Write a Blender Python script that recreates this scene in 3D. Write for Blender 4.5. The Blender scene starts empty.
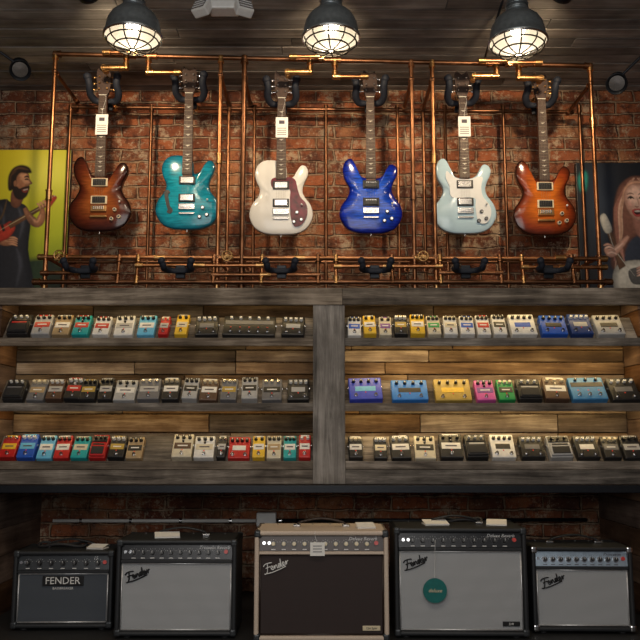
import bpy, bmesh, math, random
import numpy as np
from mathutils import Vector, Matrix
random.seed(11)
R = random.random
CAMZ=0.95; PITCH=math.radians(8.0); F=800.0
# survey helper: photo reading on a vertical wall-parallel plane at distance Y -> metres (x, z)
def xz(px,py,Y):
    z=Y*math.tan(PITCH+math.atan((320-py)/F))
    d=Y*math.cos(PITCH)+z*math.sin(PITCH)
    return ((px-320)*d/F, z+CAMZ)
T=Matrix.Translation
def RX(a): return Matrix.Rotation(a,4,'X')
def RY(a): return Matrix.Rotation(a,4,'Y')
def RZ(a): return Matrix.Rotation(a,4,'Z')

# ------------------------------------------------------------------ materials
def newmat(name):
    m=bpy.data.materials.new(name); m.use_nodes=True
    nt=m.node_tree; p=nt.nodes['Principled BSDF']
    return m,nt,p
def nd(nt,t,**k):
    n=nt.nodes.new(t)
    for a,b in k.items():
        if hasattr(n,a): setattr(n,a,b)
        else: n.inputs[a].default_value=b
    return n
def c4(c): return (c[0],c[1],c[2],1)
_mc={}
def plain(name,col,rough=0.5,metal=0.0,var=0.12,coat=0.0,scale=60,emit=None,es=0):
    key=(name,)
    if key in _mc: return _mc[key]
    m,nt,p=newmat(name)
    tc=nd(nt,'ShaderNodeTexCoord'); no=nd(nt,'ShaderNodeTexNoise'); no.inputs['Scale'].default_value=scale
    nt.links.new(tc.outputs['Object'],no.inputs['Vector'])
    r=nd(nt,'ShaderNodeValToRGB')
    r.color_ramp.elements[0].position=0.3; r.color_ramp.elements[1].position=0.7
    r.color_ramp.elements[0].color=c4([x*(1-var) for x in col]); r.color_ramp.elements[1].color=c4([min(1,x*(1+var)) for x in col])
    nt.links.new(no.outputs['Fac'],r.inputs['Fac']); nt.links.new(r.outputs['Color'],p.inputs['Base Color'])
    p.inputs['Roughness'].default_value=rough; p.inputs['Metallic'].default_value=metal
    p.inputs['Coat Weight'].default_value=coat
    if emit:
        p.inputs['Emission Color'].default_value=c4(emit); p.inputs['Emission Strength'].default_value=es
    _mc[key]=m; return m
def wood(name,stops,axis='X',grain=(1.3,22),rough=0.75,tv=(0.55,1.35),bump=0.25):
    m,nt,p=newmat(name); L=nt.links.new
    tc=nd(nt,'ShaderNodeTexCoord'); mp=nd(nt,'ShaderNodeMapping')
    s=[grain[1]]*3; s['XYZ'.index(axis)]=grain[0]; mp.inputs['Scale'].default_value=s
    L(tc.outputs['Object'],mp.inputs['Vector'])
    at=nd(nt,'ShaderNodeAttribute',attribute_name='tint')
    w=nd(nt,'ShaderNodeMath',operation='MULTIPLY'); w.inputs[1].default_value=53; L(at.outputs['Fac'],w.inputs[0])
    n1=nd(nt,'ShaderNodeTexNoise',noise_dimensions='4D'); n1.inputs['Scale'].default_value=1; n1.inputs['Detail'].default_value=9; n1.inputs['Roughness'].default_value=0.72; n1.inputs['Distortion'].default_value=0.7
    L(mp.outputs[0],n1.inputs['Vector']); L(w.outputs[0],n1.inputs['W'])
    n2=nd(nt,'ShaderNodeTexNoise',noise_dimensions='4D'); n2.inputs['Scale'].default_value=5; n2.inputs['Detail'].default_value=5
    L(tc.outputs['Object'],n2.inputs['Vector']); L(w.outputs[0],n2.inputs['W'])
    mx=nd(nt,'ShaderNodeMath',operation='MULTIPLY_ADD'); mx.inputs[1].default_value=0.42; 
    L(n2.outputs['Fac'],mx.inputs[0])
    h=nd(nt,'ShaderNodeMath',operation='MULTIPLY'); h.inputs[1].default_value=0.62; L(n1.outputs['Fac'],h.inputs[0]); L(h.outputs[0],mx.inputs[2])
    r=nd(nt,'ShaderNodeValToRGB'); els=r.color_ramp.elements
    els[0].position=0.40; els[0].color=c4(stops[0]); els[1].position=0.65; els[1].color=c4(stops[-1])
    for i,sx in enumerate(stops[1:-1]):
        e=els.new(0.40+0.25*(i+1)/(len(stops)-1)); e.color=c4(sx)
    L(mx.outputs[0],r.inputs['Fac'])
    mr=nd(nt,'ShaderNodeMapRange'); mr.inputs['To Min'].default_value=tv[0]; mr.inputs['To Max'].default_value=tv[1]; L(at.outputs['Fac'],mr.inputs['Value'])
    vm=nd(nt,'ShaderNodeVectorMath',operation='SCALE'); L(r.outputs['Color'],vm.inputs[0]); L(mr.outputs[0],vm.inputs['Scale'])
    # alternate planks go warmer / greyer
    hs=nd(nt,'ShaderNodeHueSaturation'); sm=nd(nt,'ShaderNodeMath',operation='SINE'); sa=nd(nt,'ShaderNodeMath',operation='MULTIPLY_ADD'); sa.inputs[1].default_value=0.3; sa.inputs[2].default_value=0.9
    L(w.outputs[0],sm.inputs[0]); L(sm.outputs[0],sa.inputs[0]); L(sa.outputs[0],hs.inputs['Saturation']); L(vm.outputs[0],hs.inputs['Color'])
    L(hs.outputs[0],p.inputs['Base Color'])
    bp=nd(nt,'ShaderNodeBump'); bp.inputs['Strength'].default_value=bump; bp.inputs['Distance'].default_value=0.01
    L(n1.outputs['Fac'],bp.inputs['Height']); L(bp.outputs[0],p.inputs['Normal'])
    p.inputs['Roughness'].default_value=rough; p.inputs['Specular IOR Level'].default_value=0.25
    return m
def brick(name,ax='X'):
    m,nt,p=newmat(name); L=nt.links.new
    tc=nd(nt,'ShaderNodeTexCoord'); sp=nd(nt,'ShaderNodeSeparateXYZ'); cb=nd(nt,'ShaderNodeCombineXYZ')
    L(tc.outputs['Object'],sp.inputs[0]); L(sp.outputs[ax],cb.inputs['X']); L(sp.outputs['Z'],cb.inputs['Y'])
    dn=nd(nt,'ShaderNodeTexNoise'); dn.inputs['Scale'].default_value=9; dn.inputs['Detail'].default_value=6; L(cb.outputs[0],dn.inputs['Vector'])
    ds=nd(nt,'ShaderNodeVectorMath',operation='MULTIPLY_ADD'); ds.inputs[1].default_value=(0.045,0.035,0); L(dn.outputs['Color'],ds.inputs[0]); L(cb.outputs[0],ds.inputs[2])
    bt=nd(nt,'ShaderNodeTexBrick'); bt.inputs['Scale'].default_value=1; bt.inputs['Brick Width'].default_value=0.215; bt.inputs['Row Height'].default_value=0.076
    bt.inputs['Mortar Size'].default_value=0.009; bt.inputs['Mortar Smooth'].default_value=0.7; bt.inputs['Bias'].default_value=-0.1
    bt.inputs['Color1'].default_value=(0.44,0.135,0.055,1); bt.inputs['Color2'].default_value=(0.15,0.047,0.027,1); bt.inputs['Mortar'].default_value=(0.46,0.31,0.20,1)
    L(ds.outputs[0],bt.inputs['Vector'])
    def patch(scale,lo,hi,seed,rg=0.6):
        n=nd(nt,'ShaderNodeTexNoise',noise_dimensions='4D'); n.inputs['Scale'].default_value=scale; n.inputs['W'].default_value=seed; n.inputs['Detail'].default_value=8; n.inputs['Roughness'].default_value=rg
        L(cb.outputs[0],n.inputs['Vector'])
        q=nd(nt,'ShaderNodeMapRange'); q.inputs['From Min'].default_value=lo; q.inputs['From Max'].default_value=hi; L(n.outputs['Fac'],q.inputs['Value'])
        return q.outputs[0]
    def mix(f,a,bcol,k=1.0):
        x=nd(nt,'ShaderNodeMix',data_type='RGBA')
        if k!=1:
            q=nd(nt,'ShaderNodeMath',operation='MULTIPLY'); q.inputs[1].default_value=k; L(f,q.inputs[0]); f=q.outputs[0]
        L(f,x.inputs['Factor']); L(a,x.inputs['A']); x.inputs['B'].default_value=c4(bcol); return x.outputs['Result']
    col=bt.outputs['Color']
    col=mix(patch(3.2,0.50,0.60,3,0.7),col,(0.52,0.27,0.13),0.5)
    col=mix(patch(11,0.50,0.58,9,0.75),col,(0.09,0.035,0.025),0.75)
    col=mix(patch(6,0.525,0.575,21,0.85),col,(0.62,0.47,0.32),0.8)
    col=mix(patch(30,0.55,0.62,5,0.8),col,(0.68,0.55,0.41),0.7)
    col=mix(patch(1.8,0.50,0.64,33),col,(0.07,0.035,0.025),0.65)
    L(col,p.inputs['Base Color']); p.inputs['Roughness'].default_value=0.85; p.inputs['Specular IOR Level'].default_value=0.3
    fn=nd(nt,'ShaderNodeTexNoise'); fn.inputs['Scale'].default_value=26; fn.inputs['Detail'].default_value=9; fn.inputs['Roughness'].default_value=0.65; L(cb.outputs[0],fn.inputs['Vector'])
    hh=nd(nt,'ShaderNodeMath',operation='MULTIPLY_ADD'); hh.inputs[1].default_value=-0.8; L(bt.outputs['Fac'],hh.inputs[0]); L(fn.outputs['Fac'],hh.inputs[2])
    bp=nd(nt,'ShaderNodeBump'); bp.inputs['Strength'].default_value=1.0; bp.inputs['Distance'].default_value=0.035; L(hh.outputs[0],bp.inputs['Height']); L(bp.outputs[0],p.inputs['Normal'])
    return m
def finish(name,center,mid,edge,flame=0.25,metal=0.0,mp0=0.5,mp1=0.86):
    m,nt,p=newmat(name); L=nt.links.new
    at=nd(nt,'ShaderNodeAttribute',attribute_name='tint'); r=nd(nt,'ShaderNodeValToRGB'); e=r.color_ramp.elements
    e[0].position=mp0; e[0].color=c4(center); e[1].position=0.99; e[1].color=c4(edge); q=e.new(mp1); q.color=c4(mid)
    L(at.outputs['Fac'],r.inputs['Fac'])
    tc=nd(nt,'ShaderNodeTexCoord'); w=nd(nt,'ShaderNodeTexNoise'); mp=nd(nt,'ShaderNodeMapping'); mp.inputs['Scale'].default_value=(16,1,90); w.inputs['Scale'].default_value=1; w.inputs['Detail'].default_value=3
    L(tc.outputs['Object'],mp.inputs[0]); L(mp.outputs[0],w.inputs['Vector'])
    mr=nd(nt,'ShaderNodeMapRange'); mr.inputs['From Min'].default_value=0.3; mr.inputs['From Max'].default_value=0.7; mr.inputs['To Min'].default_value=1-flame; mr.inputs['To Max'].default_value=1+flame; L(w.outputs['Fac'],mr.inputs['Value'])
    vm=nd(nt,'ShaderNodeVectorMath',operation='SCALE'); L(r.outputs['Color'],vm.inputs[0]); L(mr.outputs[0],vm.inputs['Scale']); L(vm.outputs[0],p.inputs['Base Color'])
    p.inputs['Roughness'].default_value=0.14; p.inputs['Metallic'].default_value=metal; p.inputs['Specular IOR Level'].default_value=0.4
    return m
def cloth(name,a,b,scale=420):
    m,nt,p=newmat(name); L=nt.links.new
    tc=nd(nt,'ShaderNodeTexCoord'); mp=nd(nt,'ShaderNodeMapping'); mp.inputs['Scale'].default_value=(1,1,1); L(tc.outputs['Object'],mp.inputs[0])
    w1=nd(nt,'ShaderNodeTexWave',bands_direction='X'); w1.inputs['Scale'].default_value=scale/6; w2=nd(nt,'ShaderNodeTexWave',bands_direction='Z'); w2.inputs['Scale'].default_value=scale/6
    for w in (w1,w2): w.inputs['Distortion'].default_value=1.5; w.inputs['Detail'].default_value=1; L(mp.outputs[0],w.inputs['Vector'])
    mm=nd(nt,'ShaderNodeMath',operation='MULTIPLY'); L(w1.outputs['Fac'],mm.inputs[0]); L(w2.outputs['Fac'],mm.inputs[1])
    r=nd(nt,'ShaderNodeValToRGB'); r.color_ramp.elements[0].color=c4(a); r.color_ramp.elements[1].color=c4(b); r.color_ramp.elements[1].position=0.7
    L(mm.outputs[0],r.inputs[0]); L(r.outputs[0],p.inputs['Base Color']); p.inputs['Roughness'].default_value=0.7
    bp=nd(nt,'ShaderNodeBump'); bp.inputs['Strength'].default_value=0.3; bp.inputs['Distance'].default_value=0.001; L(mm.outputs[0],bp.inputs['Height']); L(bp.outputs[0],p.inputs['Normal'])
    return m

M_brick=brick('weathered_brick'); M_brickS=brick('weathered_brick_side','Y')
M_ceil=wood('ceiling_planks',[(0.11,0.10,0.09),(0.25,0.23,0.21),(0.42,0.395,0.365)],'X',(1.0,26),0.7,(0.55,1.3))
M_grey=wood('reclaimed_grey_wood',[(0.045,0.036,0.029),(0.165,0.137,0.11),(0.40,0.345,0.285)],'X',(2.2,34),0.8,(0.6,1.15),0.6)
M_greyZ=wood('reclaimed_grey_wood_v',[(0.06,0.05,0.042),(0.18,0.155,0.13),(0.36,0.32,0.275)],'Z',(2.2,34),0.8,(0.7,1.1),0.6)
M_back=wood('barn_back_planks',[(0.045,0.026,0.016),(0.16,0.105,0.065),(0.38,0.285,0.195)],'X',(1.8,30),0.8,(0.4,1.35),0.5)
M_side=wood('dark_panel_wood',[(0.07,0.035,0.02),(0.17,0.09,0.05),(0.30,0.18,0.11)],'Y',(1.3,20),0.7,(0.5,1.2))
M_floor=wood('floor_boards',[(0.03,0.025,0.02),(0.07,0.055,0.045),(0.11,0.09,0.07)],'X',(1.2,14),0.5)
M_riser=plain('black_riser',(0.02,0.02,0.02),0.6)
M_steel=plain('black_steel',(0.015,0.018,0.024),0.4,0.5)
M_copper=plain('aged_copper',(0.42,0.19,0.085),0.38,1.0,0.45,scale=14)
M_brass=plain('brass_fitting',(0.55,0.32,0.13),0.34,1.0,0.3,scale=20)
M_foam=plain('hanger_foam',(0.010,0.014,0.026),0.7,scale=90)
M_chrome=plain('chrome',(0.70,0.70,0.71),0.2,1.0,0.05)
M_string=plain('steel_string',(0.25,0.22,0.18),0.4,1.0,0.05)
M_black=plain('black_plastic',(0.015,0.015,0.016),0.35)
M_rubber=plain('black_rubber',(0.02,0.02,0.022),0.7)
M_white=plain('white_plastic',(0.78,0.78,0.76),0.4,var=0.04)
M_paper=plain('paper_tag',(0.85,0.84,0.80),0.7,var=0.03)
M_ink=plain('printed_ink',(0.08,0.07,0.09),0.7)
M_cream=plain('cream_plastic',(0.72,0.62,0.42),0.4,var=0.05)
M_neck=plain('mahogany_neck',(0.16,0.06,0.03),0.4,var=0.25)
M_rose=plain('rosewood',(0.045,0.022,0.015),0.65,var=0.35,scale=120)
M_pearl=plain('pearl_inlay',(0.6,0.59,0.52),0.3,var=0.1)
M_shade=plain('lamp_shade_enamel',(0.24,0.275,0.30),0.3,0.75,0.15)
M_shadein=plain('lamp_shade_inner',(0.20,0.195,0.18),0.45,var=0.03,metal=0.3)
M_bulb=plain('lamp_bulb',(1,0.95,0.85),0.4,emit=(1,0.88,0.68),es=5)
M_wire=plain('guard_wire',(0.05,0.043,0.033),0.5,0.8)
M_led=plain('led_strip',(0.9,0.8,0.5),0.5,emit=(1,0.72,0.34),es=1)

# ------------------------------------------------------------------ mesh builder
_bc={}
def rbox(sx,sy,sz,r=0.0,seg=2):
    k=(round(sx,5),round(sy,5),round(sz,5),round(r,5),seg)
    if k in _bc: return _bc[k]
    bm=bmesh.new(); bmesh.ops.create_cube(bm,size=1.0)
    for v in bm.verts: v.co=Vector((v.co.x*sx,v.co.y*sy,v.co.z*sz))
    r=min(r,0.45*min(sx,sy,sz))
    if r>0: bmesh.ops.bevel(bm,geom=list(bm.edges),offset=r,segments=seg,profile=0.5,affect='EDGES')
    bm.verts.index_update()
    o=([v.co.copy() for v in bm.verts],[[v.index for v in f.verts] for f in bm.faces]); bm.free(); _bc[k]=o; return o
def catmull(pts,closed=False,sub=6):
    pts=[Vector(p) for p in pts]; n=len(pts); out=[]
    for i in range(n if closed else n-1):
        g=(lambda j: pts[j%n]) if closed else (lambda j: pts[max(0,min(n-1,j))])
        a,b,c,d=g(i-1),g(i),g(i+1),g(i+2)
        for s in range(sub):
            t=s/sub
            out.append(0.5*((2*b)+(c-a)*t+(2*a-5*b+4*c-d)*t*t+(3*b-a-3*c+d)*t**3))
    if not closed: out.append(pts[-1])
    return out
class B:
    def __init__(s): s.v=[];s.f=[];s.mi=[];s.sm=[];s.t=[];s.mats=[]
    def add(s,vs,fs,mat,M=None,smooth=False,tint=0.5):
        o=len(s.v)
        if mat not in s.mats: s.mats.append(mat)
        k=s.mats.index(mat)
        for i,v in enumerate(vs):
            v=Vector(v); s.v.append(M@v if M is not None else v)
            s.t.append(tint[i] if isinstance(tint,list) else tint)
        for f in fs: s.f.append([a+o for a in f]); s.mi.append(k); s.sm.append(smooth)
    def box(s,c,d,mat,r=0.0,M=None,tint=None,seg=2):
        vs,fs=rbox(d[0],d[1],d[2],r,seg); MM=T(Vector(c))
        if M is not None: MM=M@MM
        s.add(vs,fs,mat,MM,False,R() if tint is None else tint)
    def cyl(s,p0,p1,r0,mat,r1=None,n=14,M=None,caps=True):
        p0=Vector(p0);p1=Vector(p1); r1=r0 if r1 is None else r1
        ax=(p1-p0).normalized(); u=ax.orthogonal().normalized(); w=ax.cross(u)
        vs=[];fs=[]
        for p,r in ((p0,r0),(p1,r1)):
            for i in range(n):
                a=2*math.pi*i/n; vs.append(p+u*(r*math.cos(a))+w*(r*math.sin(a)))
        fs=[[i,(i+1)%n,n+(i+1)%n,n+i] for i in range(n)]
        s.add(vs,fs,mat,M,True)
        if caps:
            s.add(vs[:n],[list(range(n))[::-1]],mat,M); s.add(vs[n:],[list(range(n))],mat,M)
    def lathe(s,prof,mat,M=None,n=32):
        vs=[];fs=[]
        for (r,z) in prof:
            for i in range(n):
                a=2*math.pi*i/n; vs.append(Vector((r*math.cos(a),r*math.sin(a),z)))
        for j in range(len(prof)-1):
            for i in range(n):
                fs.append([j*n+i,j*n+(i+1)%n,(j+1)*n+(i+1)%n,(j+1)*n+i])
        s.add(vs,fs,mat,M,True)
    def tube(s,pts,r,mat,n=8,closed=False,M=None):
        pts=[Vector(p) for p in pts]; m=len(pts); u=None; vs=[]
        for i,p in enumerate(pts):
            if closed: t=(pts[(i+1)%m]-pts[i-1])
            else: t=pts[min(i+1,m-1)]-pts[max(i-1,0)]
            t.normalize()
            if u is None: u=t.orthogonal().normalized()
            u=(u-t*u.dot(t)); u=u.normalized() if u.length>1e-6 else t.orthogonal().normalized()
            w=t.cross(u); rr=r[i] if isinstance(r,list) else r
            for k in range(n):
                a=2*math.pi*k/n; vs.append(p+u*(rr*math.cos(a))+w*(rr*math.sin(a)))
        fs=[]
        for i in range(m if closed else m-1):
            j=(i+1)%m
            for k in range(n): fs.append([i*n+k,i*n+(k+1)%n,j*n+(k+1)%n,j*n+k])
        if not closed: fs.append(list(range(n))[::-1]); fs.append([(m-1)*n+k for k in range(n)])
        s.add(vs,fs,mat,M,True)
    def sphere(s,c,r,mat,M=None,n=16,sc=(1,1,1)):
        prof=[(max(1e-5,r*math.sin(math.pi*i/10)),-r*math.cos(math.pi*i/10)) for i in range(11)]
        MM=T(Vector(c))@Matrix.Diagonal((sc[0],sc[1],sc[2],1)); MM=M@MM if M is not None else MM
        s.lathe(prof,mat,MM,n)
    def prism(s,pts,y0,y1,mat,M=None,tint=0.5):   # polygon in XZ, extruded along Y (y0 front)
        n=len(pts); vs=[Vector((p[0],y0,p[1])) for p in pts]+[Vector((p[0],y1,p[1])) for p in pts]
        fs=[list(range(n)),[n+i for i in range(n)][::-1]]+[[i,n+i,n+(i+1)%n,(i+1)%n] for i in range(n)]
        s.add(vs,fs,mat,M,False,tint)
    def obj(s,name,loc=(0,0,0),rot=(0,0,0),parent=None):
        me=bpy.data.meshes.new(name+'_mesh'); me.from_pydata([tuple(v) for v in s.v],[],s.f)
        for m in s.mats: me.materials.append(m)
        me.polygons.foreach_set('material_index',s.mi); me.polygons.foreach_set('use_smooth',s.sm)
        a=me.attributes.new('tint','FLOAT','POINT'); a.data.foreach_set('value',[float(x) for x in s.t])
        bm=bmesh.new(); bm.from_mesh(me); bmesh.ops.recalc_face_normals(bm,faces=bm.faces); bm.to_mesh(me); bm.free()
        me.update(); o=bpy.data.objects.new(name,me); o.location=loc; o.rotation_euler=rot
        bpy.context.collection.objects.link(o)
        if parent: o.parent=parent
        return o
_tc={}
def text_lists(txt,size,ext=0.0008,shear=0.0):
    k=(txt,size,shear)
    if k in _tc: return _tc[k]
    cu=bpy.data.curves.new('t','FONT'); cu.body=txt; cu.size=size; cu.extrude=ext; cu.align_x='CENTER'; cu.align_y='CENTER'; cu.shear=shear; cu.resolution_u=2
    o=bpy.data.objects.new('t',cu); bpy.context.collection.objects.link(o); bpy.context.view_layer.update()
    me=bpy.data.meshes.new_from_object(o.evaluated_get(bpy.context.evaluated_depsgraph_get()))
    r=([v.co.copy() for v in me.vertices],[list(p.vertices) for p in me.polygons])
    bpy.data.objects.remove(o); bpy.data.curves.remove(cu); bpy.data.meshes.remove(me); _tc[k]=r; return r
UP=RX(math.pi/2)  # text XY -> XZ facing -Y

# ------------------------------------------------------------------ room shell
WY=4.65; CZ=3.025
def slab(name,c,d,mat):
    b=B(); b.box(c,d,mat); return b.obj(name)
slab('wall_back',(0,WY+0.1,CZ/2),(6.2,0.2,CZ+0.1),M_brick)
slab('wall_left',(-3.05,1.8,CZ/2),(0.1,5.7,CZ+0.1),M_brickS)
slab('wall_right',(3.05,1.8,CZ/2),(0.1,5.7,CZ+0.1),M_brickS)
b=B()
y=-1.0
while y<WY:
    w=0.098; x=-3.0
    while x<3.0:
        l=min(1.2+1.6*R(),3.0-x); b.box((x+l/2,y+w/2,CZ+0.015-0.003*R()),(l-0.003,w-0.006,0.03),M_ceil,0.002,seg=1); x+=l
    y+=w
b.box((0,1.8,CZ+0.05),(6.2,5.9,0.04),M_black)
b.obj('ceiling')
b=B()
y=-1.0
while y<WY-0.01:
    w=min(0.14,WY-y); x=-3.0
    while x<3.0:
        l=min(0.9+1.4*R(),3.0-x); b.box((x+l/2,y+w/2,-0.015),(l-0.003,w-0.003,0.03),M_floor); x+=l
    y+=w
b.obj('floor')
b=B(); b.box((0,(3.42+WY)/2,0.034),(3.12,WY-3.42,0.068),M_riser,0.004); b.obj('amp_riser_platform')
# conduit along the wall under the shelves
b=B(); zc=xz(0,521,4.6)[1]
b.tube([(-1.5,4.61,zc),(-0.36,4.61,zc)],0.010,M_white); b.tube([(-0.36,4.61,zc+0.002),(1.5,4.61,zc+0.006)],0.010,M_steel)
b.box((-0.30,4.60,zc+0.01),(0.11,0.06,0.075),M_white,0.006)
for i in range(5): b.cyl((-1.35+0.28*i,4.61,zc),(-1.335+0.28*i,4.61,zc),0.016,M_chrome)
b.obj('electrical_conduit')

# ------------------------------------------------------------------ shelf unit
YF=3.92; YB=4.14; ALPHA=math.radians(52)
XO=1.60
rows=[xz(0,338,YF)[1],xz(0,403,YF)[1],xz(0,461,YF)[1]]
zt0=xz(0,305,YF-0.02)[1]; zt1=xz(0,288,YF-0.02)[1]
zb=xz(0,484,YF)[1]; xd0=xz(313,400,YF)[0]; xd1=xz(345,400,YF)[0]
b=B()
# top beam & top deck
b.box((-0.82,YF-0.012,(zt0+zt1)/2),(1.86,0.035,zt1-zt0),M_grey,0.004,tint=0.75)
b.box((1.0,YF-0.012,(zt0+zt1)/2),(1.78,0.035,zt1-zt0),M_grey,0.004,tint=0.6)
for i in range(5):
    b.box((0,YF+0.08+0.145*i,zt1-0.012),(3.5,0.142,0.022),M_grey,0.002)
# divider
b.box(((xd0+xd1)/2,YF-0.008,(zt0+zb)/2),(xd1-xd0,0.03,zt0-zb-0.002),M_greyZ,0.003,tint=0.8)
for xx in (xd0+0.02,xd1-0.02): b.box((xx,(YF+YB)/2+0.01,(zt0+zb)/2),(0.025,YB-YF-0.02,zt0-zb-0.01),M_grey,tint=0.3)
# sides
for sx in (-1,1):
    z=0.07
    while z<zt0+0.04:
        h=min(0.135,zt0+0.04-z); b.box((sx*(XO-0.0),(YF+WY)/2+0.005,z+h/2),(0.035,WY-YF-0.014,h-0.003),M_side,0.002); z+=h
# back planks
z=zb+0.01
while z<zt0+0.03:
    h=0.055+0.045*R(); h=min(h,zt0+0.04-z)
    x=-XO+0.02
    while x<XO-0.02:
        l=min(0.35+0.9*R(),XO-0.02-x); b.box((x+l/2,YB+0.015+0.007*R(),z+h/2),(l-0.004,0.02,h-0.005),M_back,0.002,seg=1); x+=l
    z+=max(h,0.02)
bays=[(-XO+0.02,xd0+0.005),(xd1-0.005,XO-0.02)]
PZ=0.014
for (x0,x1) in bays:
    for ri,zr in enumerate(rows):
        b.box(((x0+x1)/2,YF,zr-0.02),(x1-x0,0.018,0.040),M_grey,0.002,tint=0.55+0.4*R())
        Mx=T((0,YF+0.012,zr-PZ))@RX(ALPHA)
        b.box(((x0+x1)/2,0.085,-0.009),(x1-x0-0.004,0.17,0.016),M_grey,0.002,M=Mx,tint=0.2+0.6*R())
    for zz in (zt0+0.012,rows[0]-0.026,rows[1]-0.026):
        b.box(((x0+x1)/2,YF+0.016,zz),(x1-x0-0.06,0.010,0.005),M_led)
# bottom fascia and base
b.box(((-XO+xd0)/2,YF-0.004,(rows[2]-0.042+zb)/2),(xd0+XO+0.02,0.02,rows[2]-0.042-zb),M_grey,0.003,tint=0.65)
b.box(((XO+xd1)/2,YF-0.004,(rows[2]-0.042+zb)/2),(XO-xd1+0.02,0.02,rows[2]-0.042-zb),M_grey,0.003,tint=0.55)
b.box((0,(YF+WY)/2,zb-0.004),(2*XO-0.04,WY-YF-0.01,0.012),M_side)
b.box((0,YF-0.01,zb-0.022),(3.5,0.05,0.036),M_steel,0.003)
b.obj('display_shelf')

# ------------------------------------------------------------------ pedals
def pm(col,metal=0.0):
    n='pedal_paint_%02x%02x%02x'%tuple(int(255*min(1,c)) for c in col)
    return plain(n,col,0.36,metal,0.08)
def knob(b,x,y,z,r,M,mat=None,white=True):
    b.cyl((x,y,z),(x,y,z+r*1.6),r,mat or M_black,r*0.82,n=10,M=M)
    b.box((x,y+r*0.4,z+r*1.62),(r*0.3,r*0.8,0.001),M_white if mat is not M_white else M_black,M=M)
def pedal(b,M,w,l,h,col,kind,acc):
    mb=pm(col); ma=pm(acc)
    b.box((0,l/2,h/2),(w,l,h),mb,0.005,M=M)
    for sx in (-1,1): b.cyl((sx*w/2,l*0.62,h*0.5),(sx*(w/2+0.004),l*0.62,h*0.5),0.006,M_chrome,n=8,M=M)
    if kind=='b':   # compact pedal with big treadle
        b.box((0,l*0.80,h+0.0025),(w*0.9,l*0.26,0.005),M_black,0.002,M=M)
        for i in range(3): knob(b,(i-1)*w*0.28,l*0.82,h+0.005,min(0.0075,w*0.1),M,M_white if sum(col)<0.2 else M_black)
        b.box((0,l*0.32,h+0.006),(w*0.94,l*0.56,0.012),mb,0.004,M=M)
        b.box((0,l*0.26,h+0.013),(w*0.76,l*0.32,0.004),M_rubber,0.002,M=M)
        b.box((0,l*0.52,h+0.0125),(w*0.7,l*0.07,0.001),ma,M=M)
    elif kind=='w': # wide multi switch unit
        n=max(2,int(w/0.045))
        b.box((0,l*0.66,h+0.0005),(w*0.92,l*0.2,0.002),ma,0.0005,M=M)
        for i in range(n):
            x=(i-(n-1)/2)*w*0.88/n
            b.cyl((x,l*0.2,h),(x,l*0.2,h+0.004),0.010,M_chrome,n=6,M=M); b.cyl((x,l*0.2,h),(x,l*0.2,h+0.013),0.006,M_chrome,n=10,M=M)
            knob(b,x,l*0.86,h,0.008,M,M_black if sum(col)>0.4 else M_white)
            b.box((x,l*0.40,h+0.0008),(0.008,0.004,0.002),pm((0.8,0.1,0.06)),M=M)
    elif kind=='d': # double/large pedal
        b.box((0,l*0.47,h+0.0006),(w*0.62,l*0.22,0.0015),ma,0.0005,M=M)
        n=4
        for i in range(n): knob(b,(i-(n-1)/2)*w*0.23,l*0.8,h,min(0.009,w*0.09),M,M_white if sum(col)<0.5 else M_black)
        for sx in (-1,1):
            b.cyl((sx*w*0.3,l*0.16,h),(sx*w*0.3,l*0.16,h+0.004),0.010,M_chrome,n=6,M=M); b.cyl((sx*w*0.3,l*0.16,h),(sx*w*0.3,l*0.16,h+0.013),0.0065,M_chrome,n=10,M=M)
        b.cyl((0,l*0.3,h),(0,l*0.3,h+0.003),0.003,pm((0.9,0.08,0.05)),n=8,M=M)
    else:           # standard stomp box
        b.box((0,l*0.48,h+0.0006),(w*0.84,l*0.26,0.0015),ma,0.0005,M=M)
        b.box((0,l*0.48,h+0.0016),(w*0.5,l*0.05,0.0008),M_ink if sum(acc)>0.9 else M_white,M=M)
        b.box((0,l*0.95,h+0.0006),(w*0.7,l*0.05,0.001),ma,M=M)
        n=2 if w<0.062 else 3
        km=M_black if sum(col)>0.75 else random.choice([M_white,M_cream,M_chrome,M_black])
        for i in range(n): knob(b,(i-(n-1)/2)*w*(0.5 if n==2 else 0.31),l*0.82,h,min(0.0095,w*0.15),M,km)
        if kind=='k': knob(b,0,l*0.67,h,0.006,M,km)
        b.cyl((0,l*0.16,h),(0,l*0.16,h+0.004),0.0095,M_chrome,n=6,M=M); b.cyl((0,l*0.16,h),(0,l*0.16,h+0.013),0.0062,M_chrome,n=10,M=M)
        b.cyl((w*0.0,l*0.30,h),(w*0.0,l*0.30,h+0.003),0.003,pm((0.9,0.08,0.05)),n=8,M=M)
K=(0.02,0.02,0.022); G=(0.16,0.16,0.17); S=(0.42,0.42,0.42); W_=(0.76,0.75,0.72); C=(0.64,0.58,0.44); BR=(0.10,0.055,0.035)
RD=(0.52,0.02,0.02); BL=(0.02,0.10,0.52); LB=(0.14,0.50,0.76); GN=(0.015,0.30,0.08); TL=(0.02,0.38,0.39); YL=(0.82,0.52,0.04); GD=(0.44,0.30,0.06); PK=(0.62,0.10,0.38); TN=(0.38,0.27,0.15); PU=(0.2,0.08,0.3)
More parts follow.
